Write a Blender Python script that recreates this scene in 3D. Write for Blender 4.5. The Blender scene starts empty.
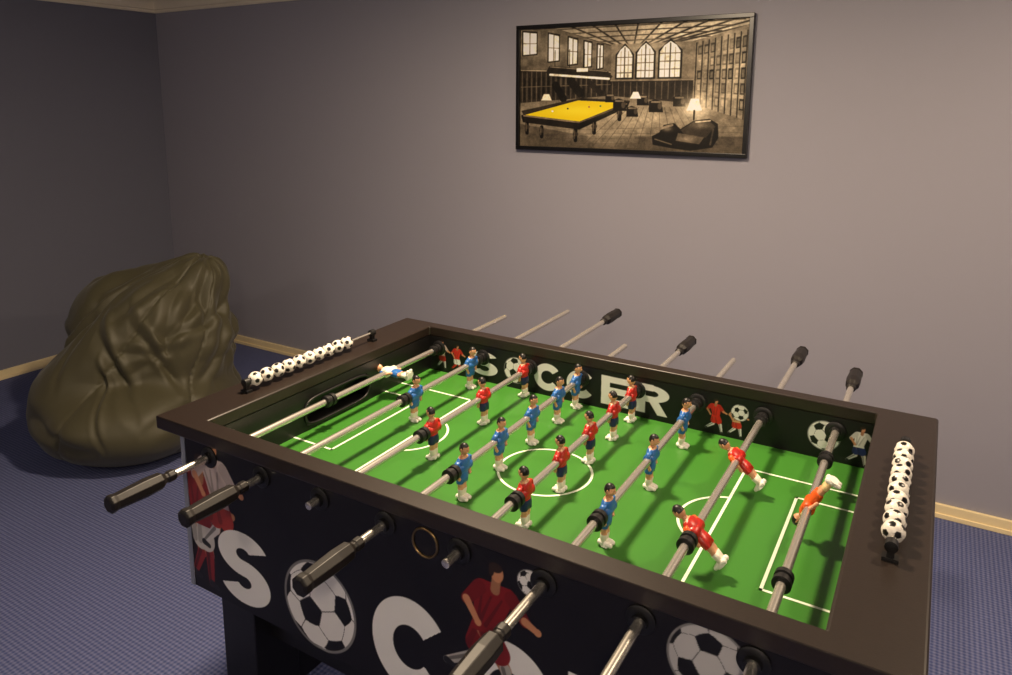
import bpy, bmesh, math, random
import numpy as np
from mathutils import Vector, Matrix, noise
random.seed(3); np.random.seed(3)
S=bpy.context.scene; COL=S.collection

# ---------------------------------------------------------------- helpers
def lin(c):
    c=np.asarray(c,float)/255.0
    return np.where(c<=0.04045,c/12.92,((c+0.055)/1.055)**2.4)
def mat(name,rgb,rough=.5,metal=0.,spec=.5,noise_s=None,noise_a=.15,bump=0.,bump_s=60,coat=0.,sheen=0.):
    m=bpy.data.materials.new(name); m.use_nodes=True; nt=m.node_tree; b=nt.nodes['Principled BSDF']
    c=tuple(lin(rgb))+(1,)
    b.inputs['Base Color'].default_value=c; b.inputs['Roughness'].default_value=rough
    b.inputs['Metallic'].default_value=metal; b.inputs['Specular IOR Level'].default_value=spec
    b.inputs['Coat Weight'].default_value=coat; b.inputs['Sheen Weight'].default_value=sheen
    tc=nt.nodes.new('ShaderNodeTexCoord')
    ns=nt.nodes.new('ShaderNodeTexNoise'); ns.inputs['Scale'].default_value=noise_s or 25; ns.inputs['Detail'].default_value=4
    nt.links.new(tc.outputs['Object'],ns.inputs['Vector'])
    mx=nt.nodes.new('ShaderNodeMix'); mx.data_type='RGBA'
    k=noise_a if noise_s else .04
    mx.inputs[6].default_value=tuple(v*(1-k) for v in c[:3])+(1,); mx.inputs[7].default_value=tuple(min(1,v*(1+k)) for v in c[:3])+(1,)
    nt.links.new(ns.outputs['Fac'],mx.inputs[0]); nt.links.new(mx.outputs[2],b.inputs['Base Color'])
    if bump:
        n2=nt.nodes.new('ShaderNodeTexNoise'); n2.inputs['Scale'].default_value=bump_s; n2.inputs['Detail'].default_value=5
        nt.links.new(tc.outputs['Object'],n2.inputs['Vector'])
        bp=nt.nodes.new('ShaderNodeBump'); bp.inputs['Strength'].default_value=bump; bp.inputs['Distance'].default_value=.01
        nt.links.new(n2.outputs['Fac'],bp.inputs['Height']); nt.links.new(bp.outputs[0],b.inputs['Normal'])
    return m
def empty(name,loc=(0,0,0)):
    o=bpy.data.objects.new(name,None); o.location=loc; COL.objects.link(o); o.empty_display_size=.1; return o
def obj(name,me,mats,parent=None,smooth=False):
    o=bpy.data.objects.new(name,me); COL.objects.link(o)
    for m in (mats if isinstance(mats,(list,tuple)) else [mats]): me.materials.append(m)
    if smooth:
        for p in me.polygons: p.use_smooth=True
    if parent:
        o.parent=parent; o.matrix_parent_inverse=Matrix.Translation(-Vector(parent.location))
    return o
def mesh(name,v,f,mats,parent=None,smooth=False,fm=None):
    me=bpy.data.meshes.new(name); me.from_pydata([tuple(x) for x in v],[],f); me.update()
    o=obj(name,me,mats,parent,smooth)
    if fm is not None: me.polygons.foreach_set('material_index',fm)
    return o
def boxdata(a,b):
    (x0,y0,z0),(x1,y1,z1)=a,b
    v=[(x0,y0,z0),(x1,y0,z0),(x1,y1,z0),(x0,y1,z0),(x0,y0,z1),(x1,y0,z1),(x1,y1,z1),(x0,y1,z1)]
    return v,[(0,3,2,1),(4,5,6,7),(0,1,5,4),(1,2,6,5),(2,3,7,6),(3,0,4,7)]
def boxes(name,lst,m,parent=None,bev=0.):
    V=[];F=[]
    for a,b in lst:
        v,f=boxdata(a,b); n=len(V); V+=v; F+=[tuple(i+n for i in q) for q in f]
    o=mesh(name,V,F,m,parent)
    if bev:
        md=o.modifiers.new('bevel','BEVEL'); md.width=bev; md.segments=3; md.limit_method='ANGLE'
    return o
def loft_data(secs,n=16,close=True):
    V=[];F=[]
    for c,a,b in secs:
        for i in range(n):
            t=2*math.pi*i/n; V.append(Vector(c)+Vector(a)*math.cos(t)+Vector(b)*math.sin(t))
    for k in range(len(secs)-1):
        for i in range(n):
            j=(i+1)%n; F.append((k*n+i,k*n+j,(k+1)*n+j,(k+1)*n+i))
    if close:
        F.append(tuple(range(n))[::-1]); F.append(tuple((len(secs)-1)*n+i for i in range(n)))
    return V,F
def ycyl(prof,x,z,n=20,ph=0):
    return loft_data([((x,y,z),(r*math.cos(ph),0,r*math.sin(ph)),(-r*math.sin(ph),0,r*math.cos(ph))) for y,r in prof],n)
class Acc:
    def __init__(s): s.V=[];s.F=[];s.M=[]
    def add(s,vf,m=0):
        v,f=vf;n=len(s.V); s.V+=[tuple(x) for x in v]; s.F+=[tuple(i+n for i in q) for q in f]
        s.M+= m if isinstance(m,list) else [m]*len(f)
    def make(s,name,mats,parent=None,smooth=False):
        o=mesh(name,s.V,s.F,mats,parent,smooth,s.M)
        bm=bmesh.new(); bm.from_mesh(o.data); bmesh.ops.recalc_face_normals(bm,faces=bm.faces); bm.to_mesh(o.data); bm.free()
        if smooth:
            md=o.modifiers.new('es','EDGE_SPLIT'); md.split_angle=math.radians(50)
        return o

# ---------------------------------------------------------------- 2D painter (prints on flat real surfaces)
ph_=(1+5**.5)/2
ico=np.array([(s1*a,s2*b,0) for a,b in((1,ph_),) for s1 in(1,-1) for s2 in(1,-1)])
ico=np.vstack([ico,ico[:,[2,0,1]],ico[:,[1,2,0]]]); ico/=np.linalg.norm(ico[0])
def _hexc():
    out=[]
    for i in range(12):
        for j in range(i+1,12):
            for k in range(j+1,12):
                if ico[i]@ico[j]>.4 and ico[j]@ico[k]>.4 and ico[i]@ico[k]>.4:
                    c=ico[i]+ico[j]+ico[k]; out.append(c/np.linalg.norm(c))
    return np.array(out)
hexc=_hexc()
def ball_pattern(n):
    a=np.concatenate([n@ico.T/2.327,n@hexc.T/2.267],axis=-1)
    isb=np.argmax(a,-1)<12
    s=np.sort(a,-1); seam=(s[...,-1]-s[...,-2])<.0045
    return isb,seam
class Canvas:
    def __init__(s,W,H,nx,bg):
        s.W,s.H=W,H; s.nx=nx; s.ny=int(round(nx*H/W)); s.k=(s.nx-1)/W
        s.a=np.zeros((s.ny,s.nx,3)); s.a[:]=bg
        s.X,s.Y=np.meshgrid(np.linspace(0,W,s.nx),np.linspace(0,H,s.ny))  # Y up
    def blend(s,cov,c):
        s.a+= (np.asarray(c,float)-s.a)*np.clip(cov,0,1)[...,None]
    def ell(s,cx,cy,rx,ry,c,ang=0,al=1):
        dx,dy=s.X-cx,s.Y-cy; ca,sa=math.cos(ang),math.sin(ang)
        u=(dx*ca+dy*sa)/rx; v=(-dx*sa+dy*ca)/ry; d=(np.sqrt(u*u+v*v)-1)*min(rx,ry)*s.k
        s.blend(np.clip(.5-d,0,1)*al,c)
    def glow(s,cx,cy,rx,ry,c,al=1):
        u=(s.X-cx)/rx; v=(s.Y-cy)/ry; s.blend(np.exp(-(u*u+v*v))*al,c)
    def cap(s,x0,y0,x1,y1,r0,r1,c,al=1):
        dx,dy=x1-x0,y1-y0; L=dx*dx+dy*dy+1e-12
        t=np.clip(((s.X-x0)*dx+(s.Y-y0)*dy)/L,0,1)
        d=(np.hypot(s.X-x0-t*dx,s.Y-y0-t*dy)-(r0+(r1-r0)*t))*s.k
        s.blend(np.clip(.5-d,0,1)*al,c)
    def poly(s,pts,c,al=1):
        cov=np.zeros_like(s.X); h=.25/s.k
        for ox,oy in((-h,-h),(h,-h),(-h,h),(h,h)):
            X=s.X+ox;Y=s.Y+oy; ins=np.zeros(X.shape,bool); n=len(pts)
            for i in range(n):
                x0,y0=pts[i];x1,y1=pts[(i+1)%n]
                if y0==y1: continue
                cnd=((y0>Y)!=(y1>Y)); ins^=cnd&(X<(x1-x0)*(Y-y0)/(y1-y0)+x0)
            cov+=ins*.25
        s.blend(cov*al,c)
    def arc(s,cx,cy,rx,ry,w,a0,a1,c):
        dx,dy=(s.X-cx)/rx,(s.Y-cy)/ry; r=np.hypot(dx,dy); th=np.degrees(np.arctan2(dy,dx))%360
        R=(rx+ry)/2; d=(np.abs(r-1)*R-w/2)*s.k
        a0%=360;a1%=360; m=((th>=a0)&(th<=a1)) if a0<=a1 else ((th>=a0)|(th<=a1))
        s.blend(np.clip(.5-d,0,1)*m,c)
    def ball(s,cx,cy,r,rot=(.3,.5,.2),w=(225,222,220),k=(18,16,18)):
        dx,dy=(s.X-cx)/r,(s.Y-cy)/r; rr=dx*dx+dy*dy; m=rr<1
        n=np.stack([dx[m],dy[m],np.sqrt(1-rr[m])],-1)
        from mathutils import Euler
        R=np.array(Euler(rot).to_matrix()); n=n@R.T
        b,seam=ball_pattern(n)
        col=np.where(b[:,None],np.array(k,float),np.where(seam[:,None],np.array((110,108,108.)),np.array(w,float)))
        s.a[m]=col
        s.arc(cx,cy,r*.985,r*.985,r*.06,0,359.9,(120,118,118))
    def letter(s,ch,x,y,w,h,c):
        t=h*.27
        P=lambda pts,cc=c:s.poly([(x+a*w,y+b*h) for a,b in pts],cc)
        if ch in'C':
            s.arc(x+w/2,y+h/2,w/2-t/2,h/2-t/2,t,38,322,c)
        elif ch=='S':
            r=(h-t)/4; rx=w/2-t/2
            s.arc(x+w/2,y+h-t/2-r,rx,r,t,25,270,c); s.arc(x+w/2,y+t/2+r,rx,r,t,205,90,c)
        elif ch=='E':
            P([(0,0),(.3,0),(.3,1),(0,1)]);
            for b in(0,.4,.78):P([(0,b),(.95,b),(.95,b+.22),(0,b+.22)])
        elif ch=='R':
            s.arc(x+w*.5,y+h*.7,w*.38,h*.19,t,270,90,c)
            P([(0,0),(.3,0),(.3,1),(0,1)]);P([(.2,.78),(.55,.78),(.55,1),(.2,1)]);P([(.2,.4),(.55,.4),(.55,.6),(.2,.6)])
            P([(.4,.45),(.72,.45),(1.02,0),(.7,0)])
    def player(s,x,y,h,shirt,shorts,socks,lean=0,run=1,skin=(190,130,95)):
        u=h
        hip=(x+lean*.35*u,y+.48*u); sh=(x+lean*.8*u,y+.80*u); dk=lambda c,k=.62:tuple(k*v for v in c)
        for sgn in(-1,1):
            kn=(hip[0]+sgn*.10*run*u+.03*u,hip[1]-.22*u); ft=(hip[0]+sgn*.16*run*u-(.10*u if sgn<0 else -.02*u)*run,y+.04*u+(0.08*u*run if sgn<0 else 0))
            s.cap(*hip,*kn,.07*u,.048*u,dk(skin,.85)); s.cap(hip[0]+.012*u,hip[1],kn[0]+.012*u,kn[1],.045*u,.03*u,skin)
            s.cap(*kn,*ft,.044*u,.028*u,socks); s.cap(kn[0]-.018*u,kn[1],ft[0]-.012*u,ft[1],.016*u,.01*u,dk(socks)); s.cap(ft[0],ft[1],ft[0]+.06*u,ft[1]-.02*u,.026*u,.02*u,(30,30,34))
            s.cap(hip[0]+sgn*.03*u,hip[1],hip[0]+sgn*.07*run*u+.015*u,hip[1]-.12*u,.085*u,.088*u,shorts)
            s.cap(hip[0]+sgn*.03*u-.05*u,hip[1]-.02*u,hip[0]+sgn*.07*run*u-.05*u,hip[1]-.14*u,.02*u,.025*u,dk(shorts,.75),.8)
        s.poly([(sh[0]-.15*u,sh[1]),(sh[0]+.15*u,sh[1]),(hip[0]+.105*u,hip[1]+.04*u),(hip[0]+.12*u,hip[1]-.02*u),(hip[0]-.12*u,hip[1]-.02*u),(hip[0]-.10*u,hip[1]+.06*u)],shirt)
        s.cap(sh[0]-.1*u,sh[1]-.01*u,sh[0]+.1*u,sh[1]-.01*u,.055*u,.055*u,shirt)
        for a,b in((-.10,-.06),(-.03,-.05),(.05,.00)): s.cap(sh[0]+a*u,sh[1]-.06*u,hip[0]+b*u,hip[1]+.04*u,.008*u,.016*u,dk(shirt,.7),.8)
        for sgn in(-1,1):
            el=(sh[0]+sgn*.22*u,sh[1]-.14*u); ha=(el[0]+(.09*u),el[1]-.09*u+sgn*.05*u)
            s.cap(sh[0]+sgn*.12*u,sh[1]-.02*u,*el,.052*u,.042*u,dk(shirt,.88)); s.cap(*el,*ha,.03*u,.022*u,skin); s.ell(*ha,.027*u,.027*u,skin)
        s.cap(sh[0],sh[1],sh[0]+.01*u,sh[1]+.08*u,.035*u,.033*u,dk(skin,.8))
        s.ell(sh[0]+.015*u,sh[1]+.12*u,.047*u,.062*u,skin); s.ell(sh[0]+.003*u,sh[1]+.158*u,.05*u,.034*u,(45,30,22)); s.ell(sh[0]-.028*u,sh[1]+.13*u,.02*u,.04*u,(45,30,22))
    def make(s,name,mt,parent,origin,ux,uy):
        nx,ny=s.nx,s.ny; o=np.array(origin,float);ux=np.array(ux,float);uy=np.array(uy,float)
        co=(o+s.X[...,None]*ux+s.Y[...,None]*uy).reshape(-1,3)
        idx=np.arange(nx*ny).reshape(ny,nx)
        q=np.stack([idx[:-1,:-1],idx[:-1,1:],idx[1:,1:],idx[1:,:-1]],-1).reshape(-1)
        me=bpy.data.meshes.new(name); nq=(nx-1)*(ny-1)
        me.vertices.add(nx*ny); me.vertices.foreach_set('co',co.reshape(-1))
        me.loops.add(nq*4); me.loops.foreach_set('vertex_index',q.astype(np.int32))
        me.polygons.add(nq); me.polygons.foreach_set('loop_start',np.arange(0,nq*4,4,dtype=np.int32))
        me.update(calc_edges=True); 
        at=me.color_attributes.new('print','FLOAT_COLOR','POINT')
        c=np.ones((nx*ny,4)); c[:,:3]=lin(np.clip(s.a,0,255).reshape(-1,3)); at.data.foreach_set('color',c.reshape(-1).astype(np.float32))
        return obj(name,me,mt,parent)
def print_mat(name,rough,spec=.5):
    m=bpy.data.materials.new(name); m.use_nodes=True; nt=m.node_tree; b=nt.nodes['Principled BSDF']
    a=nt.nodes.new('ShaderNodeAttribute'); a.attribute_name='print'; nt.links.new(a.outputs['Color'],b.inputs['Base Color'])
    b.inputs['Roughness'].default_value=rough; b.inputs['Specular IOR Level'].default_value=spec
    return m
M_print=print_mat('printed_laminate',.42,.4); M_paper=print_mat('photo_print',.55,.25)

# ---------------------------------------------------------------- materials
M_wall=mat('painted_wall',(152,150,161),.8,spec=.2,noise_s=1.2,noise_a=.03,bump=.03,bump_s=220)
M_wall_shaded=mat('painted_wall_shaded',(117,118,132),.8,spec=.2,noise_s=1.2,noise_a=.03,bump=.03,bump_s=220)  # wall paint darkened: the left wall's shade is put into its colour
M_ceil=mat('ceiling_paint',(225,222,215),.8)
M_corn=mat('cornice_plaster',(240,228,206),.5)
M_base=mat('baseboard_wood',(240,220,174),.4,noise_s=8,noise_a=.06)
M_rim=mat('dark_wood_rim',(35,26,21),.38,noise_s=140,noise_a=.25,bump=.04,bump_s=420)
M_black=mat('black_laminate',(14,12,13),.4)
M_rub=mat('black_rubber',(13,12,13),.45)
M_chrome=mat('steel_rod',(225,219,210),.27,metal=.85)
M_handle=mat('handle_plastic',(21,16,14),.48,spec=.45)
M_grey=mat('corner_trim_grey',(125,130,145),.4)
M_line=mat('field_line_white',(225,235,215),.5)
M_field=mat('green_playfield',(58,118,40),.36,spec=.45,noise_s=3,noise_a=.06,coat=.1)
def carpet():
    m=bpy.data.materials.new('woven_blue_carpet'); m.use_nodes=True; nt=m.node_tree; N=nt.nodes; L=nt.links; b=N['Principled BSDF']
    b.inputs['Roughness'].default_value=.95; b.inputs['Specular IOR Level'].default_value=.1
    tc=N.new('ShaderNodeTexCoord'); sp=N.new('ShaderNodeSeparateXYZ'); L.new(tc.outputs['Object'],sp.inputs[0])
    def sin(axis,pitch):
        a=N.new('ShaderNodeMath');a.operation='MULTIPLY';a.inputs[1].default_value=2*math.pi/pitch;L.new(sp.outputs[axis],a.inputs[0])
        c=N.new('ShaderNodeMath');c.operation='SINE';L.new(a.outputs[0],c.inputs[0]);return c
    a=sin('X',.013);c=sin('Y',.013)
    mu=N.new('ShaderNodeMath');mu.operation='ADD';L.new(a.outputs[0],mu.inputs[0]);L.new(c.outputs[0],mu.inputs[1])
    mr=N.new('ShaderNodeMapRange');mr.inputs[1].default_value=-1.8;mr.inputs[2].default_value=2.2;L.new(mu.outputs[0],mr.inputs[0])
    nz=N.new('ShaderNodeTexNoise');nz.inputs['Scale'].default_value=110;nz.inputs['Detail'].default_value=3;L.new(tc.outputs['Object'],nz.inputs['Vector'])
    mx=N.new('ShaderNodeMix');mx.data_type='RGBA';mx.inputs[6].default_value=tuple(lin((64,75,120)))+(1,);mx.inputs[7].default_value=tuple(lin((116,119,154)))+(1,)
    L.new(mr.outputs[0],mx.inputs[0])
    m2=N.new('ShaderNodeMix');m2.data_type='RGBA';m2.blend_type='MULTIPLY';m2.inputs[0].default_value=.6
    cr=N.new('ShaderNodeMapRange');cr.inputs[3].default_value=.55;cr.inputs[4].default_value=1.4;L.new(nz.outputs['Fac'],cr.inputs[0])
    L.new(mx.outputs[2],m2.inputs[6]);L.new(cr.outputs[0],m2.inputs[7]);L.new(m2.outputs[2],b.inputs['Base Color'])
    bp=N.new('ShaderNodeBump');bp.inputs['Strength'].default_value=.3;bp.inputs['Distance'].default_value=.003;L.new(mu.outputs[0],bp.inputs['Height']);L.new(bp.outputs[0],b.inputs['Normal'])
    return m
M_carpet=carpet()

# ---------------------------------------------------------------- room
X1,Y1,H,HC=6.6,-5.2,2.046,2.16
boxes('floor',[((-.1,Y1-.1,-.1),(X1+.1,.1,0))],M_carpet)
boxes('ceiling',[((-.1,Y1-.1,HC),(X1+.1,.1,HC+.1))],M_ceil)
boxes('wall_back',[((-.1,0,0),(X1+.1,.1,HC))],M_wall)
boxes('wall_left',[((-.1,Y1,0),(0,0,HC))],M_wall_shaded)
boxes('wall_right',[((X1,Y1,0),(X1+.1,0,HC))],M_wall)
boxes('wall_front',[((-.1,Y1-.1,0),(X1+.1,Y1,HC))],M_wall)
boxes('baseboard_back',[((0.013,-.013,0),(X1,0,.052)),((.013,-.018,0),(X1,-.013,.018))],M_base,bev=.002)
boxes('baseboard_left',[((0,Y1,0),(.013,0,.052)),((.013,Y1,0),(.018,0,.018))],M_base,bev=.002)
prof=[(0,0),(.008,0),(.012,.006),(.012,.018),(.02,.022)]+[(.02+.06*(1-math.cos(t)),.03+.055*math.sin(t)) for t in np.linspace(0,math.pi/2,8)]+[(.086,.09),(.09,.114),(0,.114)]
def cornice(name,axis):
    V=[];n=len(prof)
    for e in(0,1):
        for d,h in prof:
            if axis=='x': V.append((d if e==0 else X1,-d,H+h))
            else: V.append((d,-d if e==0 else Y1,H+h))
    F=[(i,(i+1)%n,n+(i+1)%n,n+i) for i in range(n)]
    mesh(name,V,F,M_corn)
cornice('trim_cornice_back','x'); cornice('trim_cornice_left','y')

# ---------------------------------------------------------------- framed picture
pic=empty('framed_billiard_room_picture',(3.144,0,1.573))
px0,px1,pz0,pz1=2.630,3.668,1.292,1.842; fw=.017
M_frame=mat('black_frame',(12,11,12),.3)
boxes('frame',[((px0,-.028,pz0),(px1,-.001,pz0+fw)),((px0,-.028,pz1-fw),(px1,-.001,pz1)),((px0,-.028,pz0+fw),(px0+fw,-.001,pz1-fw)),((px1-fw,-.028,pz0+fw),(px1,-.001,pz1-fw))],M_frame,pic,bev=.0015)
boxes('backing',[((px0+fw,-.012,pz0+fw),(px1-fw,-.001,pz1-fw))],M_black,pic)
PW,PH=226.,131.
c=Canvas(PW,PH,660,(92,70,48))
P=lambda x,y:(x-523,153-y)
def pp(pts,col,al=1): c.poly([P(*q) for q in pts],col,al)
def ln(x0,y0,x1,y1,w,col,al=1): c.cap(*P(x0,y0),*P(x1,y1),w/2,w/2,col,al)
def gl(x,y,rx,ry,col,al): c.glow(*P(x,y),rx,ry,col,al)
pp([(523,22),(749,22),(749,60),(700,42),(622,42),(523,62)],(160,134,100))
gl(690,30,40,12,(226,200,160),.8)
pp([(690,22),(749,22),(749,45),(702,44)],(206,180,140))
for x in range(540,760,16): ln(x+ (x-660)*.5,20,640+(x-640)*.38,43,1.7,(54,40,28))
for y,k in((24,1.),(29,.8),(34,.6),(39,.5)): ln(523+ (y-22)*4,y,749-(y-22)*2,y-1,1.2,(70,52,36))
ln(523,40,622,46,2.4,(40,30,22)); ln(700,43,749,31,2,(60,44,30))
pp([(523,22),(560,22),(622,44),(622,84),(523,108)],(96,76,54))
for xa,xb,ya,yb,yc,yd in((526,541,25,27,50,49),(555,566,28,31,58,57),(577,586,33,36,62,61),(594,601,38,40,65,64),(608,613,42,43,67,66)):
    gl((xa+xb)/2,(ya+yc)/2,(xb-xa)*.9,16,(200,180,140),.5)
    pp([(xa-1.5,ya-2),(xb+1.2,yb-2),(xb+1.2,yd+1.5),(xa-1.5,yc+1.5)],(44,32,22))
    pp([(xa,ya),(xb,yb),(xb,yd),(xa,yc)],(250,240,214)); ln((xa+xb)/2,ya,(xa+xb)/2,yc,1,(90,66,44)); ln(xa,(ya+yc)/2,xb,(yb+yd)/2,.8,(90,66,44))
pp([(523,66),(622,70),(622,98),(523,112)],(52,38,26))
for i in range(18):
    x=525+i*5.5; ln(x,69,x,108-i*.8,.8,(120,94,66),.75)
    ln(x+2.7,76,x+2.7,100-i*.6,1.6,(30,21,15),.8)
ln(523,67,622,71,1.3,(160,130,92)); ln(523,86,622,84,.8,(110,84,56))
pp([(622,42),(702,42),(702,104),(622,98)],(120,96,68))
gl(660,52,36,14,(210,186,146),.55)
pp([(622,80),(702,80),(702,106),(622,98)],(50,36,25))
for i in range(13): ln(624+i*6.1,82,624+i*6.1,99,.9,(112,86,58),.8)
ln(622,80,702,80,1.2,(150,120,84))
for xa,xb,yt in((628,643,46),(648,664,44),(670,689,43)):
    xm=(xa+xb)/2; w=xb-xa
    pp([(xa-1.8,78.5),(xb+1.8,78.5),(xb+1.8,yt+7),(xm,yt-4.5),(xa-1.8,yt+7)],(34,25,18))
    pp([(xa,77),(xb,77),(xb,yt+8),(xb-w*.2,yt+2),(xm,yt-2),(xa+w*.2,yt+2),(xa,yt+8)],(252,244,220))
    ln(xm,yt,xm,77,1.2,(60,44,30))
    for yy in(yt+10,yt+18,yt+26): ln(xa,yy,xb,yy,.9,(96,72,48))
    for q in(-.25,.25): ln(xm+w*q,yt+4,xm+w*q,77,.6,(120,94,64))
pp([(702,42),(749,28),(749,122),(702,106)],(140,114,82))
gl(742,70,22,40,(206,180,140),.6)
rs=np.random.RandomState(2)
for i in range(8):
    xa=705+i*5.5; xb=xa+3.9
    for r_ in range(5):
        ta,tb=.06+r_*.19,.06+r_*.19+.14
        yA=lambda x,t:(44-(x-702)*.24)+(62+(x-702)*.42)*t
        g_=rs.randint(40,150); pp([(xa,yA(xa,ta)),(xb,yA(xb,ta)),(xb,yA(xb,tb)),(xa,yA(xa,tb))],(g_,g_*.84,g_*.62))
        g_=rs.randint(120,225); pp([(xa+.8,yA(xa,ta)+2),(xb-.8,yA(xb,ta)+2),(xb-.8,yA(xb,tb)-1.5),(xa+.8,yA(xa,tb)-1.5)],(g_,g_*.84,g_*.62),.6)
for i in range(9):
    x=703.5+i*5.5; ln(x,44-i*1.3,x,108+i*1.6,1.1,(50,37,26))
pp([(523,104),(622,96),(702,104),(749,120),(749,154),(523,154)],(124,100,70))
pp([(523,128),(600,140),(749,136),(749,154),(523,154)],(88,68,48))
gl(650,118,40,12,(190,160,116),.8); gl(620,140,26,8,(160,132,94),.7)
for i in range(12): ln(590+i*12,154,636+i*5,108,.6,(74,54,38),.6)
for i in range(5): ln(560,134+i*5,749,126+i*6,.5,(74,54,38),.5)
for x in(562,578,594,610): ln(x,46,x,68+(x-556)*.1,.8,(26,20,14))
pp([(552,70),(556,63),(618,69),(624,76),(620,79),(556,74)],(48,36,26)); ln(557,72.5,620,78,2.4,(248,234,200)); ln(557,64,618,70,1,(140,112,80))
ln(563,84,572,99,8,(26,19,13)); ln(580,80,590,93,9,(34,25,17)); ln(600,82,612,93,6,(42,30,21))
pp([(524,118),(590,99),(642,102),(640,108),(590,133),(526,126)],(24,17,12))
pp([(527,117.5),(588,101),(638,103.5),(590,124)],(240,208,18)); gl(585,112,30,6,(255,236,60),.6)
pp([(524,113),(590,98.2),(642,101),(642,103),(588,101),(527,118)],(54,38,22),.9)
pp([(527,118),(590,124.5),(590,133),(528,126)],(38,26,17)); ln(527,118.5,590,125,1.6,(136,96,54)); ln(590,125,639,104.5,1.4,(110,78,44))
for x0,y0 in((531,127),(548,131),(586,134),(606,125),(632,110)): ln(x0,y0,x0,y0+11,4,(22,15,10)); c.ell(*P(x0,y0+4),3,2.6,(62,44,28)); ln(x0-1,y0,x0-1,y0+9,.8,(110,84,56))
c.ell(*P(560,113),1.2,1.,(250,250,240)); c.ell(*P(600,108),1.,.9,(200,30,20)); c.ell(*P(577,110),1.,.9,(30,30,30)); c.ell(*P(612,107),1.,.9,(30,120,40))
for x,y,s in((622,98,5),(632,105,7),(645,112,6),(655,100,6),(668,106,7),(690,101,6)):
    pp([(x-s,y+s),(x-s,y-s*.6),(x-s*.2,y-s*.9),(x+s*.7,y-s*.6),(x+s,y+s)],(32,23,17)); ln(x-s*.6,y-s*.5,x+s*.5,y-s*.5,1.8,(126,98,68)); c.ell(*P(x+s*.5,y+s*.1),s*.3,s*.5,(80,60,42))
pp([(672,134),(676,126),(686,124),(692,130),(704,121),(718,119),(726,124),(727,138),(722,148),(702,152),(684,150),(666,147),(665,138)],(26,18,13))
pp([(692,131),(705,122),(718,121),(724,127),(716,138),(700,140)],(58,42,29)); pp([(690,134),(714,138),(710,145),(688,142)],(92,70,48))
gl(680,130,5,3,(150,122,88),.7); gl(712,126,7,3,(150,122,88),.6); gl(700,140,8,3,(140,112,80),.6)
ln(673,130,684,126,2.4,(140,110,78)); ln(706,122.5,719,121,1.3,(196,162,118)); ln(722,130,720,145,1.6,(84,64,44)); ln(668,141,684,146,1.2,(100,76,52))
gl(704,108,12,12,(250,228,180),.7)
pp([(697,111),(700.5,99),(707.5,99),(711,111)],(250,238,204)); ln(704,111,704,120,1.6,(36,26,18)); pp([(642,99),(645,92),(650,92),(653,99)],(246,230,190))
pp([(547,101),(550,94),(556,94),(559,101)],(230,208,166)); pp([(586,66),(598,66),(598,70),(586,70)],(246,230,190))
yel=(c.a[...,1]-c.a[...,2]>110)|((c.a[...,1]-c.a[...,2]>60)&(c.a[...,0]>190)&(c.X<120)&(c.Y<55))
ny_,nx_=c.X.shape
def blur(a,n=1):
    for _ in range(n):
        b=np.pad(a,((1,1),(1,1))+((0,0),)*(a.ndim-2),mode='edge')
        a=(b[:-2,1:-1]+b[2:,1:-1]+b[1:-1,:-2]+b[1:-1,2:]+2*b[1:-1,1:-1])/6
    return a
rsn=np.random.RandomState(5)
def cells(k,seed):
    return blur(np.kron(np.random.RandomState(seed).randn(ny_//k+1,nx_//k+1),np.ones((k,k)))[:ny_,:nx_],k)
lum=c.a.mean(-1,keepdims=True); gr=.25*c.a+.75*lum*np.array([1.05,1.0,.90])
gr=blur(gr,1)
tex=1+.05*cells(3,1)+.05*cells(7,2)+.08*cells(22,3)
gr=np.clip((gr*tex[...,None]-96)*1.35+112,4,255)+(rsn.randn(ny_,nx_)*4)[...,None]
ye=blur(yel.astype(float),1)[...,None]
c.a=np.clip(c.a*ye+gr*(1-ye),0,255)
sx=(px1-px0-2*fw)/PW; sz=(pz1-pz0-2*fw)/PH
c.make('printed_photo',M_paper,pic,(px0+fw,-.0135,pz0+fw),(sx,0,0),(0,0,sz))

# ---------------------------------------------------------------- bean bag
BC=Vector((1.315,-1.130,0))
bb=empty('bean_bag_chair',BC)
U=np.array((.8588,.5123,0)); Wd=np.array((-.5123,.8588,0)); Zv=np.array((0,0,1.))
def elp(p,c_,r):
    q=(p-np.array(c_)); r=np.array(r); k0=np.linalg.norm(q/r,axis=-1); k1=np.linalg.norm(q/(r*r),axis=-1)+1e-9; return k0*(k0-1)/k1
def capd(p,a,b,ra,rb):
    a=np.array(a);b=np.array(b);d=b-a;t=np.clip(((p-a)@d)/(d@d),0,1); return np.linalg.norm(p-a-t[...,None]*d,axis=-1)-(ra+(rb-ra)*t)
def smin(a,b,k):
    h=np.clip(.5+.5*(b-a)/k,0,1); return b+(a-b)*h-k*h*(1-h)
def sdf(p):
    d=elp(p,(.02,0,.17),(.41,.46,.21))
    d=smin(d,elp(p,(-.10,.15,.44),(.255,.25,.295)),.09)
    d=smin(d,elp(p,(.13,.08,.43),(.275,.28,.31)),.07)
    d=smin(d,capd(p,(-.17,-.14,.27),(.13,-.02,.56),.19,.17),.055)
    d=smin(d,capd(p,(.07,.14,.60),(.25,.14,.70),.15,.135),.07)
    return d
C0=np.array((.03,.04,.27)); SP=np.array((.29,.15,.84))
AX=(SP-C0)/np.linalg.norm(SP-C0); E1=np.cross(AX,(0,1,0)); E1/=np.linalg.norm(E1); E2=np.cross(AX,E1)
NV,NT=260,420
k=np.arange(NV+1)/NV*math.pi; t=np.arange(NT)/NT*2*math.pi
K,TT=np.meshgrid(k,t,indexing='ij')
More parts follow.
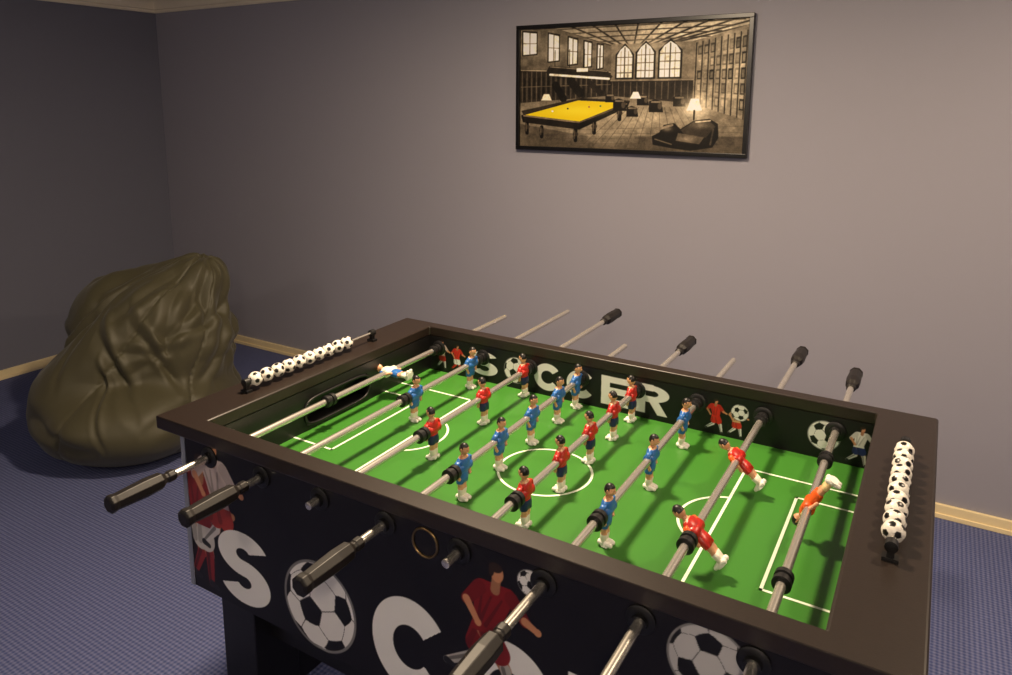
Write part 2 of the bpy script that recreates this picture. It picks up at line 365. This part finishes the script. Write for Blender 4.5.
D=(np.sin(K)*np.cos(TT))[...,None]*E1+(np.sin(K)*np.sin(TT))[...,None]*E2+np.cos(K)[...,None]*AX
r=np.full(K.shape,.95)
for _ in range(150): r=r-np.clip(sdf(C0+D*r[...,None]),0,.05)*.6
p=C0+D*r[...,None]
wa=np.arctan2(p[...,1]-C0[1],p[...,0]-C0[0])
rs=np.random.RandomState(11); disp=np.zeros(K.shape)
def adf(a,b): return (a-b+math.pi)%(2*math.pi)-math.pi
def prof_(d,A,w,asym):
    ad=np.abs(d)
    return A*(-np.exp(-(ad/w)**1.3)+.55*np.exp(-((ad-2.1*w)/(1.1*w))**2)+asym*np.tanh(d/w)*np.exp(-(d/(3.2*w))**2))
def taper(x,a,b):
    t_=np.clip((x-a)/(b-a),0,1); return np.sin(math.pi*t_)**.6*((x>a)&(x<b))
for i in range(30):
    a0=rs.rand()*2*math.pi; K0=.08+rs.rand()*.35; K1=K0+.35+rs.rand()*1.1; A_=.005+.011*rs.rand(); w=.013+.020*rs.rand(); bend=(rs.rand()-.5)*1.1; wig=rs.rand()*6
    ac=a0+bend*(K-K0)+.10*np.sin(K*4+wig); d=adf(TT,ac)*np.sin(K)*r
    disp+=prof_(d,A_,w,(rs.rand()-.5)*1.2)*taper(K,K0,K1)
for i in range(18):
    z0=.09+rs.rand()*.50; c_=rs.rand()*2*math.pi; sp_=.35+.55*rs.rand(); A_=.005+.008*rs.rand(); w=.015+.020*rs.rand(); sl=(rs.rand()-.5)*.5; cv=(rs.rand()-.3)*.22
    da=adf(wa,c_); zc=z0+sl*da*.4+cv*da*da; d=p[...,2]-zc
    disp+=prof_(d,A_,w,(rs.rand()-.5)*1.4)*taper(da,-sp_,sp_)
for (a_,za,b_,zb,A_,w) in ((-2.2,.62,-2.9,.36,.028,.026),(-1.9,.56,-1.2,.30,.017,.024),(-1.35,.60,-.7,.36,.015,.022),(-2.5,.22,-1.5,.17,.012,.024),(-1.2,.20,-.3,.26,.012,.022),(-1.75,.42,-1.45,.18,.012,.02)):
    q=adf(wa,a_)/(b_-a_); zc=za+(zb-za)*q+.03*np.sin(q*5); disp+=prof_((p[...,2]-zc)*.8,A_,w,.8)*taper(q,0,1)
for i in range(6):
    d=adf(TT,.35+i*math.pi/3+.06*np.sin(K*2.2+i))*np.sin(K)*r
    disp+=-.0075*(1+.35*np.sin(K*70))*np.exp(-(d/.0055)**2)-.006*np.exp(-(d/.03)**2)
gat=np.exp(-K/.30)
disp+=-.014*gat*np.abs(np.sin(TT*7+1.5*np.sin(TT*2)))*np.clip(K/.12,0,1)
nz=np.array([[noise.noise(Vector(p[i,j]*3.6))*.014 for j in range(0,NT)] for i in range(0,NV+1)])
disp+=nz
low=np.clip((p[...,2]-.0)/.07,0,1)
r=r+disp*low
p=C0+D*r[...,None]
z=np.maximum(p[...,2],.001)
W=np.array(BC)+p[...,0:1]*U+p[...,1:2]*Wd+z[...,None]*Zv
F=[(a*NT+j,(a+1)*NT+j,(a+1)*NT+(j+1)%NT,a*NT+(j+1)%NT) for a in range(NV) for j in range(NT)]
M_bag=mat('bean_bag_fabric',(68,64,44),.54,spec=.4,bump=.05,bump_s=420,sheen=.1)
ob=mesh('bag_body',W.reshape(-1,3),F,M_bag,bb,True)
bm=bmesh.new(); bm.from_mesh(ob.data); bmesh.ops.remove_doubles(bm,verts=bm.verts,dist=.0002); bmesh.ops.recalc_face_normals(bm,faces=bm.faces); bm.to_mesh(ob.data); bm.free()
md=ob.modifiers.new('sm','SMOOTH'); md.factor=.5; md.iterations=3

# ---------------------------------------------------------------- foosball table
T=empty('foosball_table',(3.674,-1.693,0))
tx0,tx1,ty0,ty1,ZT=2.974,4.374,-2.109,-1.278,.86
ix0,ix1,iy0,iy1=3.088,4.262,-2.068,-1.312
FZ=.73; ZR=.80
rb=ZT-.028
def frame_mesh(name,o,i,z0,z1,m,bev):
    a=[(o[0],o[2]),(o[1],o[2]),(o[1],o[3]),(o[0],o[3])]; b_=[(i[0],i[2]),(i[1],i[2]),(i[1],i[3]),(i[0],i[3])]
    V=[(x,y,z) for z in(z0,z1) for x,y in a]+[(x,y,z) for z in(z0,z1) for x,y in b_]
    F=[]
    for k in range(4):
        n=(k+1)%4
        F+=[(k,n,4+n,4+k),(8+n,8+k,12+k,12+n),(4+k,4+n,12+n,12+k),(n,k,8+k,8+n)]
    ob=mesh(name,V,F,m,T); md=ob.modifiers.new('b','BEVEL'); md.width=bev; md.segments=3; md.limit_method='ANGLE'; return ob
frame_mesh('rim',(tx0,tx1,ty0,ty1),(ix0,ix1,iy0,iy1),rb,ZT,M_rim,.004)
bx0,bx1,by0,by1=3.036,4.312,-2.094,-1.292; BZ=.488
boxes('cabinet',[((bx0,by0,BZ),(bx1,iy0,rb)),((bx0,iy1,BZ),(bx1,by1,rb)),((bx0,iy0,BZ),(ix0,-1.80,rb)),((bx0,-1.586,BZ),(ix0,iy1,rb)),((bx0,-1.80,BZ),(ix0,-1.586,.742)),((bx0,-1.80,.805),(ix0,-1.586,rb)),((bx0,-1.80,.742),(bx0+.012,-1.586,.805)),
      ((ix1,iy0,BZ),(bx1,-1.80,rb)),((ix1,-1.586,BZ),(bx1,iy1,rb)),((ix1,-1.80,BZ),(bx1,-1.586,.742)),((ix1,-1.80,.805),(bx1,-1.586,rb)),((bx1-.012,-1.80,.742),(bx1,-1.586,.805))],M_black,T)
boxes('cabinet_bottom',[((bx0+.01,by0+.01,BZ+.005),(bx1-.01,by1-.01,BZ+.02))],M_black,T)
boxes('corner_trim',[((bx0-.002,by0-.003,BZ),(bx0+.010,by0+.012,rb)),((bx1-.010,by0-.003,BZ),(bx1+.002,by0+.012,rb)),((bx0-.002,by1-.012,BZ),(bx0+.01,by1+.003,rb)),((bx1-.01,by1-.012,BZ),(bx1+.002,by1+.003,rb))],M_grey,T)
lg=[]
for x in((3.115,3.215),(4.133,4.233)):
    for y in((by0+.008,by0+.12),(by1-.12,by1-.008)): lg.append(((x[0],y[0],0),(x[1],y[1],BZ+.004)))
boxes('legs',lg,M_black,T,bev=.003)
boxes('leg_stretchers',[((3.15,by0+.11,.20),(3.18,by1-.11,.28)),((4.168,by0+.11,.20),(4.198,by1-.11,.28)),((3.2,by0+.05,.40),(4.14,by0+.075,.47))],M_black,T)
boxes('leg_levelers',[((x,y,0),(x+.04,y+.04,.012)) for x in(3.145,4.163) for y in(by0+.04,by1-.08)],M_chrome,T)
def slot(x,sgn,name):
    n=40;V=[];F=[]
    cy=-1.693; hw,hh=.118,.034; zc=.7735
    for rr in((0,0),(.006,0),(.006,.004),(0,.004)):
        for i in range(n):
            t=2*math.pi*i/n; ct,st=math.cos(t),math.sin(t); e=.35
            yy=math.copysign(abs(ct)**e,ct)*(hw-.008+rr[0]);zz=math.copysign(abs(st)**.6,st)*(hh-.004+rr[0])
            V.append((x+sgn*rr[1],cy+yy,zc+zz))
    for a in range(4):
        b_=(a+1)%4
        for i in range(n):
            j=(i+1)%n;F.append((a*n+i,a*n+j,b_*n+j,b_*n+i))
    mesh(name,V,F,M_rub,T,True)
slot(ix0,1,'goal_frame'); slot(ix1,-1,'goal_frame_2')
boxes('playfield',[((ix0,iy0,FZ-.015),(ix1,iy1,FZ))],M_field,T)
A=Acc(); lz=FZ+.0006; lw=.0055; CY=-1.69
def seg(x0,y0,x1,y1,w=lw):
    d=Vector((x1-x0,y1-y0,0)).normalized(); n=Vector((-d.y,d.x,0))*w/2; e=d*w/2
    a=Vector((x0,y0,lz))-e; b_=Vector((x1,y1,lz))+e
    A.add(([a-n,b_-n,b_+n,a+n],[(0,1,2,3)]))
def arcf(cx,cy,r,a0,a1,w=lw,n=64):
    V=[];F=[]
    for i in range(n+1):
        t=math.radians(a0+(a1-a0)*i/n)
        for rr in(r-w/2,r+w/2): V.append((cx+rr*math.cos(t),cy+rr*math.sin(t),lz+.0001))
    for i in range(n): F.append((2*i,2*i+1,2*i+3,2*i+2))
    A.add((V,F))
MX=3.665
arcf(MX,CY+.01,.100,0,360); 
A.add(([(MX+.006*math.cos(t),CY+.01+.006*math.sin(t),lz) for t in np.linspace(0,2*math.pi,20)[:-1]],[tuple(range(19))]))
seg(MX,iy0+.004,MX,iy1-.004)
for sgn,xe in((1,ix1),(-1,ix0)):
    gx=xe-sgn*.118; bx=xe-sgn*.232
    seg(gx,CY-.152,gx,CY+.175); seg(gx,CY-.152,xe,CY-.152); seg(gx,CY+.175,xe,CY+.175)
    seg(bx,CY-.24,bx,CY+.245); seg(bx,CY-.24,xe,CY-.24); seg(bx,CY+.245,xe,CY+.245)
    if sgn>0: arcf(bx+.03,CY+.01,.10,107,253)
    else: arcf(bx-.03,CY+.01,.10,-73,73)
A.make('field_lines',M_line,T)
iw=Canvas(ix1-ix0,rb-FZ,1000,(13,11,14))
def inner_print(cv):
    L=[('S',.150),('O',.252),('C',.350),('C',.447),('E',.545),('R',.640)]
    for ch,x in L:
        if ch=='O': cv.ball(x+.040,.052,.037,(.3,.2,.1))
        else: cv.letter(ch,x,.014,.080,.076,(222,220,218))
    cv.player(.045,.008,.088,(216,190,185),(170,40,36),(200,200,200),.0,.7)
    cv.player(.095,.008,.084,(196,40,32),(220,220,220),(196,40,32),.05,.8)
    cv.player(.840,.004,.085,(190,34,28),(190,34,28),(220,220,220),-.05,1.)
    cv.player(.885,.004,.080,(196,150,110),(186,40,34),(220,220,220),.05,.8)
    cv.ball(.893,.066,.020,(.9,.2,.4))
    cv.ball(1.075,.055,.034,(.1,.6,.3))
    cv.player(1.142,.002,.092,(214,210,206),(40,50,110),(214,210,206),.1,.9)
inner_print(iw)
iw.make('inner_print',M_print,T,(ix0,iy1-.0012,FZ),(1,0,0),(0,0,1))
fp=Canvas(bx1-bx0-.02,rb-BZ,940,(15,12,15)); OX=bx0+.01
def front_print(cv):
    f=lambda x:x-OX; g=lambda z:z-BZ
    W_=(226,224,222)
    cv.player(f(3.075),g(.50),.30,(128,34,34),(190,185,180),(128,34,34),.05,.4)
    cv.player(f(3.150),g(.575),.265,(186,170,166),(160,52,44),(195,190,188),-.10,.8)
    cv.letter('S',f(3.135),g(.498),.140,.168,W_)
    cv.ball(f(3.412),g(.578),.090,(.35,.25,.1))
    cv.letter('C',f(3.540),g(.492),.17,.182,W_)
    cv.letter('C',f(3.735),g(.492),.17,.182,W_)
    cv.player(f(3.765),g(.560),.245,(120,22,24),(120,22,24),(170,165,160),.16,1.2)
    cv.ball(f(3.858),g(.790),.022,(.2,.9,.4))
    cv.letter('E',f(3.925),g(.505),.12,.165,W_); cv.letter('R',f(4.08),g(.505),.13,.165,W_)
    cv.ball(f(4.128),g(.772),.056,(.1,.3,.5),(180,178,178))
    cv.player(f(4.26),g(.53),.24,(60,80,150),(210,208,205),(60,80,150),-.05,.8)
front_print(fp)
fp.make('apron_print_front',M_print,T,(OX,by0-.0012,BZ),(1,0,0),(0,0,1))
fp.make('apron_print_back',M_print,T,(bx1-.01,by1+.0012,BZ),(-1,0,0),(0,0,1))

# rods
xr,dx=3.1228,.1518
near_handle={0:(-2.173,-2.306),1:(-2.132,-2.266),3:(-2.156,-2.292),5:(-2.206,-2.338)}
far_handle={2:(-.83,-.70),4:(-.99,-.86),6:(-.92,-.79),7:(-1.03,-.90)}
near_end={2:-2.125,4:-2.135,6:-2.235,7:-2.16}
far_end={0:-.941,1:-.774,3:-1.014,5:-.971}
players={0:[-1.535],1:[-1.623,-1.375],2:[-1.757,-1.550,-1.350],3:[-1.862,-1.722,-1.581,-1.448,-1.345],4:[-1.883,-1.735,-1.596,-1.465,-1.350],5:[-1.858,-1.632,-1.418],6:[-1.841,-1.549],7:[-1.66]}
rod_rot={0:88,1:-6,2:5,3:-4,4:3,5:-5,6:50,7:152}
bump={0:[-1.76,-1.335],1:[-1.665,-1.332],2:[-1.795,-1.328],3:[-1.90,-1.328],4:[-1.92,-1.328],5:[-1.90,-1.335],6:[-1.885,-1.34],7:[-1.905,-1.465]}
R=Acc();B=Acc();HN=Acc()
for i in range(8):
    x=xr+dx*i; y0=near_end.get(i,near_handle.get(i,(0,))[0]-.0); y1=far_end.get(i,far_handle.get(i,(0,0))[0])
    if i in near_handle: y0-=.02
    if i in far_handle: y1+=.02
    R.add(ycyl([(y0,.0055),(y0+.001,.0075),(y1-.001,.0075),(y1,.0055)],x,ZR,18))
    for yw,s in((iy1,-1),(by1,1),(iy0,1),(by0,-1)):
        B.add(ycyl([(yw,.022),(yw+s*.004,.022),(yw+s*.006,.019),(yw+s*.006,.012),(yw+s*.012,.011),(yw+s*.012,.0075)],x,ZR,28))
    for yb in bump[i]:
        L=.030
        B.add(ycyl([(yb-L/2,.010),(yb-L/2+.002,.0145),(yb-.004,.0145),(yb-.003,.0115),(yb+.003,.0115),(yb+.004,.0145),(yb+L/2-.002,.0145),(yb+L/2,.010)],x,ZR,24))
    for hd,sg in((near_handle.get(i),-1),(far_handle.get(i),1)):
        if hd:
            a,b_=hd; L=abs(b_-a)
            prf=[(0,.0085),(.003,.0115),(.016,.0115),(.018,.0095),(.022,.0098),(.032,.0165),(.06,.0180),(.10,.0165),(.118,.0155),(.124,.0172),(L-.003,.0172),(L,.012)]
            HN.add(ycyl([(a+sg*p_,r) for p_,r in prf],x,ZR,8,math.pi/8))
R.make('steel_rods',M_chrome,T,True); B.make('bearings_and_bumpers',M_rub,T,True)
h=HN.make('rod_handles',[M_handle],T); md=h.modifiers.new('b','BEVEL'); md.width=.0012; md.segments=2
A=Acc()
def yring(cx,cz,y,R0,r,n=40,m=10):
    V=[];F=[]
    for i in range(n):
        t=2*math.pi*i/n
        for k in range(m):
            s=2*math.pi*k/m; rr=R0+r*math.cos(s); V.append((cx+rr*math.cos(t),y+r*math.sin(s),cz+rr*math.sin(t)))
    for i in range(n):
        for k in range(m): F.append((i*m+k,i*m+(k+1)%m,((i+1)%n)*m+(k+1)%m,((i+1)%n)*m+k))
    return V,F
A.add(yring(3.662,.792,by0-.002,.025,.0024)); A.make('ball_return_ring',mat('brass_ring',(150,125,85),.3,metal=1.),T,True)
ballm=bpy.data.meshes.new('score_ball'); bm=bmesh.new(); bmesh.ops.create_icosphere(bm,subdivisions=5,radius=.0165); bm.to_mesh(ballm); bm.free()
n=np.array([v.co[:] for v in ballm.vertices])/.0165; isb,seam=ball_pattern(n)
at=ballm.color_attributes.new('print','FLOAT_COLOR','POINT'); cc=np.ones((len(n),4)); cc[:,:3]=np.where(isb[:,None],lin((14,13,14)),lin((232,226,216))); at.data.foreach_set('color',cc.reshape(-1).astype(np.float32))
for p_ in ballm.polygons: p_.use_smooth=True
ballm.materials.append(print_mat('score_ball_plastic',.3))
def counter(x,ya,yb,first,nm):
    z=ZT+.023
    A=Acc(); A.add(ycyl([(ya,.003),(yb,.003)],x,z,12)); A.make(nm+'_wire',M_chrome,T,True)
    A=Acc()
    for yy in(ya,yb):
        A.add(boxdata((x-.011,yy-.008,ZT-.001),(x+.011,yy+.008,ZT+.006))); A.add(ycyl([(yy-.008,.006),(yy-.007,.009),(yy+.007,.009),(yy+.008,.006)],x,z,16)); A.add(boxdata((x-.005,yy-.005,ZT),(x+.005,yy+.005,z)))
    A.make(nm+'_brackets',M_rub,T,True)
    for k in range(10):
        o=bpy.data.objects.new(nm+'_ball_%d'%(k+1),ballm); COL.objects.link(o); o.parent=T
        o.matrix_parent_inverse=Matrix.Translation(-Vector(T.location)); o.location=(x,first+k*.0332,z)
        o.rotation_euler=(random.random()*6,random.random()*6,random.random()*6)
counter(3.035,-1.925,-1.502,-1.900,'score_counter_a')
counter(4.321,-1.868,-1.490,-1.828,'score_counter_b')

# football figures (moulded plastic men)
M_skin=mat('figure_skin',(206,152,114),.4); M_hair=mat('figure_hair_black',(16,13,12),.4); M_white=mat('figure_white',(228,222,205),.38)
M_blue=mat('figure_blue',(40,98,168),.35); M_navy=mat('figure_navy',(26,34,78),.38); M_red=mat('figure_red',(176,32,22),.35); M_org=mat('figure_orange',(218,88,24),.38); M_yel=mat('figure_yellow',(235,205,150),.38); M_boot=mat('figure_boot',(235,230,220),.35)
def figure(name,shirt,arm,shorts,sock):
    mats=[shirt,shorts,sock,M_skin,M_hair,M_boot,arm]
    A=Acc()
    secs=[(.0265,.0052,.0052,3),(.0225,.0058,.0062,3),(.0205,.0078,.0125,0),(.0160,.0098,.0185,0),(.0070,.0108,.0185,0),(-.002,.0104,.0165,0),(-.011,.0088,.0140,0),(-.0125,.0094,.0146,1),(-.021,.0104,.0158,1),(-.0325,.0098,.0150,1),(-.0335,.0074,.0126,3),(-.040,.0074,.0118,3),(-.0445,.0070,.0112,3),(-.0455,.0078,.0122,2),(-.053,.0074,.0115,2),(-.0605,.0066,.0105,2),(-.062,.0085,.0115,5),(-.0685,.0100,.0125,5)]
    n=24;V=[];F=[];M=[]
    for z,ax,ay,m in secs:
        leg=1 if z<-.030 else 0
        for i in range(n):
            t=2*math.pi*i/n; k=1-.34*leg*math.exp(-((abs(math.cos(t))-1)/.09)**2)
            cx=.0015*(z<-.04)+(.004 if m==5 else 0)
            V.append((cx+ax*k*math.cos(t),ay*math.sin(t),z))
    for s in range(len(secs)-1):
        for i in range(n): F.append((s*n+i,s*n+(i+1)%n,(s+1)*n+(i+1)%n,(s+1)*n+i)); M.append(secs[s][3])
    F.append(tuple(range(n))[::-1]);M.append(3);F.append(tuple((len(secs)-1)*n+i for i in range(n)));M.append(5)
    A.add((V,F),M)
    for sy in(-1,1):
        A.add(loft_data([((.004+d,sy*.0058,-.0635+dz),(0,ry,0),(0,0,rz)) for d,dz,ry,rz in((-.012,0,.003,.003),(-.010,0,.0052,.0048),(0,0,.0056,.0052),(.010,-.0008,.0054,.0044),(.0145,-.0015,.0044,.0032),(.0155,-.002,.002,.0015))],12),5)
    A.add(ycyl([(-.0205,.0095),(-.019,.0112),(.019,.0112),(.0205,.0095)],0,0,18),0)
    for sy in(-1,1):
        pts=[((0,.0175,.0165),.0045,6),((0,.0205,.0140),.0056,6),((-.0005,.0225,.004),.0052,6),((-.001,.0228,-.001),.0048,6),((-.001,.0228,-.0015),.0040,3),((.002,.0212,-.010),.0036,3),((.004,.0188,-.0155),.0032,3),((.005,.0182,-.019),.0040,3),((.005,.0178,-.0225),.0020,3)]
        secs2=[((p_[0],p_[1]*sy,p_[2]),(r,0,0),(0,r,0)) for p_,r,m in pts]
        vf=loft_data(secs2,12); mm=[]
        for k in range(len(pts)-1): mm+=[pts[k+1][2]]*12
        A.add(vf,mm+[6,3])
    V=[];F=[];M=[];nt_,nv=24,18; hc=.0375
    for k in range(nv+1):
        ph=math.pi*k/nv
        for i in range(nt_):
            t=2*math.pi*i/nt_; d=Vector((math.sin(ph)*math.cos(t),math.sin(ph)*math.sin(t),math.cos(ph)))
            r=Vector((.0105*d.x,.0092*d.y,.0125*d.z))
            if d.x>0: r.x+=.0022*math.exp(-((d.y)/.16)**2-((d.z+.12)/.2)**2); r.x-=.0009*math.exp(-((abs(d.y)-.36)/.14)**2-((d.z-.10)/.12)**2)
            if d.z<-.4: r.y*=.86
            V.append((r.x+.0008,r.y,r.z+hc))
    for k in range(nv):
        for i in range(nt_):
            F.append((k*nt_+i,k*nt_+(i+1)%nt_,(k+1)*nt_+(i+1)%nt_,(k+1)*nt_+i))
            ph=math.pi*(k+.5)/nv;t=2*math.pi*(i+.5)/nt_; zx=math.cos(ph); xx=math.sin(ph)*math.cos(t)
            M.append(4 if (zx>.52 or (zx>-.25 and xx<-.05) or (zx>.2 and xx<.25)) else 3)
    A.add((V,F),M)
    for sy in(-1,1):
        A.add(loft_data([((.0092,sy*.0034,hc+.0014-.0009),(.0004,0,0),(0,.0004,0)),((.0098,sy*.0034,hc+.0014),(.0009,0,0),(0,.0012,0)),((.0092,sy*.0034,hc+.0014+.0009),(.0004,0,0),(0,.0004,0))],8),4)
        A.add(loft_data([((0,sy*.0092,hc-.003),(.001,0,0),(0,.0006,0)),((0,sy*.0100,hc),(.0020,0,0),(0,.0012,0)),((0,sy*.0094,hc+.003),(.0012,0,0),(0,.0006,0))],8),3)
    A.add(loft_data([((.0094,0,hc-.0062),(.0006,0,0),(0,.0024,0)),((.0098,0,hc-.0055),(.0007,0,0),(0,.0028,0)),((.0094,0,hc-.0050),(.0006,0,0),(0,.0024,0))],10),0)
    o=A.make(name,mats,T,True); me=o.data; bpy.data.objects.remove(o); return me
F_blue=figure('figure_blue_mesh',M_blue,M_blue,M_blue,M_white); F_red=figure('figure_red_mesh',M_red,M_red,M_navy,M_white)
F_gk1=figure('figure_keeper_a',M_white,M_blue,M_blue,M_white); F_gk2=figure('figure_keeper_b',M_org,M_yel,M_org,M_yel); F_red2=figure('figure_red_b',M_red,M_org,M_red,M_white)
fm={0:F_gk1,1:F_blue,2:F_red,3:F_blue,4:F_red,5:F_blue,6:F_red2,7:F_gk2}
face={0:1,1:1,2:-1,3:1,4:-1,5:1,6:-1,7:-1}
for i,ys in players.items():
    for k,y in enumerate(ys):
        o=bpy.data.objects.new('figure_rod%d_%d'%(i+1,k+1),fm[i]); COL.objects.link(o); o.parent=T; o.matrix_parent_inverse=Matrix.Translation(-Vector(T.location))
        Rm=Matrix.Rotation(-math.radians(rod_rot[i]),4,'Y')@(Matrix.Rotation(math.pi,4,'Z') if face[i]<0 else Matrix.Identity(4))
        o.rotation_euler=Rm.to_euler(); o.location=(xr+dx*i,y,ZR)
        md=o.modifiers.new('es','EDGE_SPLIT'); md.split_angle=math.radians(50)

# ---------------------------------------------------------------- camera
cd=bpy.data.cameras.new('camera'); co=bpy.data.objects.new('camera',cd); COL.objects.link(co)
yaw,pit,rol=.5379,.1755,.0033
fwd=Vector((-math.sin(yaw)*math.cos(pit),math.cos(yaw)*math.cos(pit),-math.sin(pit))); rt=Vector((math.cos(yaw),math.sin(yaw),0)); up=rt.cross(fwd)
r2=rt*math.cos(rol)+up*math.sin(rol); u2=-rt*math.sin(rol)+up*math.cos(rol)
Mx=Matrix((r2,u2,-fwd)).transposed().to_4x4(); Mx.translation=Vector((4.3364,-2.9706,1.5026)); co.matrix_world=Mx
cd.sensor_width=36; cd.lens=36*734.6/1012; cd.shift_y=-(337.5-233.1)/1012; cd.clip_start=.02
S.camera=co
# ---------------------------------------------------------------- lights
def lamp(name,loc,rad,power,col):
    l=bpy.data.lights.new(name,'POINT'); l.shadow_soft_size=rad; l.energy=power; l.color=col
    o=bpy.data.objects.new(name,l); COL.objects.link(o); o.location=loc
    return o
def down(name,loc,size,power,col,sy=None):
    l=bpy.data.lights.new(name,'AREA'); l.shape='DISK' if sy is None else 'RECTANGLE'; l.size=size; l.energy=power; l.color=col
    if sy: l.size_y=sy
    o=bpy.data.objects.new(name,l); COL.objects.link(o); o.location=loc
    return o
warm=(1.,.78,.54)
down('ceiling_light_panel',(3.30,-1.50,2.15),.18,54,warm,.12)
down('ceiling_spotlight',(5.0,-1.10,2.15),.14,24,warm)
lamp('ambient_fill',(4.7,-3.6,2.04),.07,42,(1,.83,.64))  # unseen point light added as ambient fill, no fixture
lamp('ambient_fill.001',(2.4,-4.0,2.04),.07,20,(1,.85,.70))  # second added fill, out of view behind the camera
w=bpy.data.worlds.new('world'); S.world=w; w.use_nodes=True; w.node_tree.nodes['Background'].inputs[0].default_value=(.5,.5,.6,1); w.node_tree.nodes['Background'].inputs[1].default_value=.05
S.view_settings.view_transform='Standard'
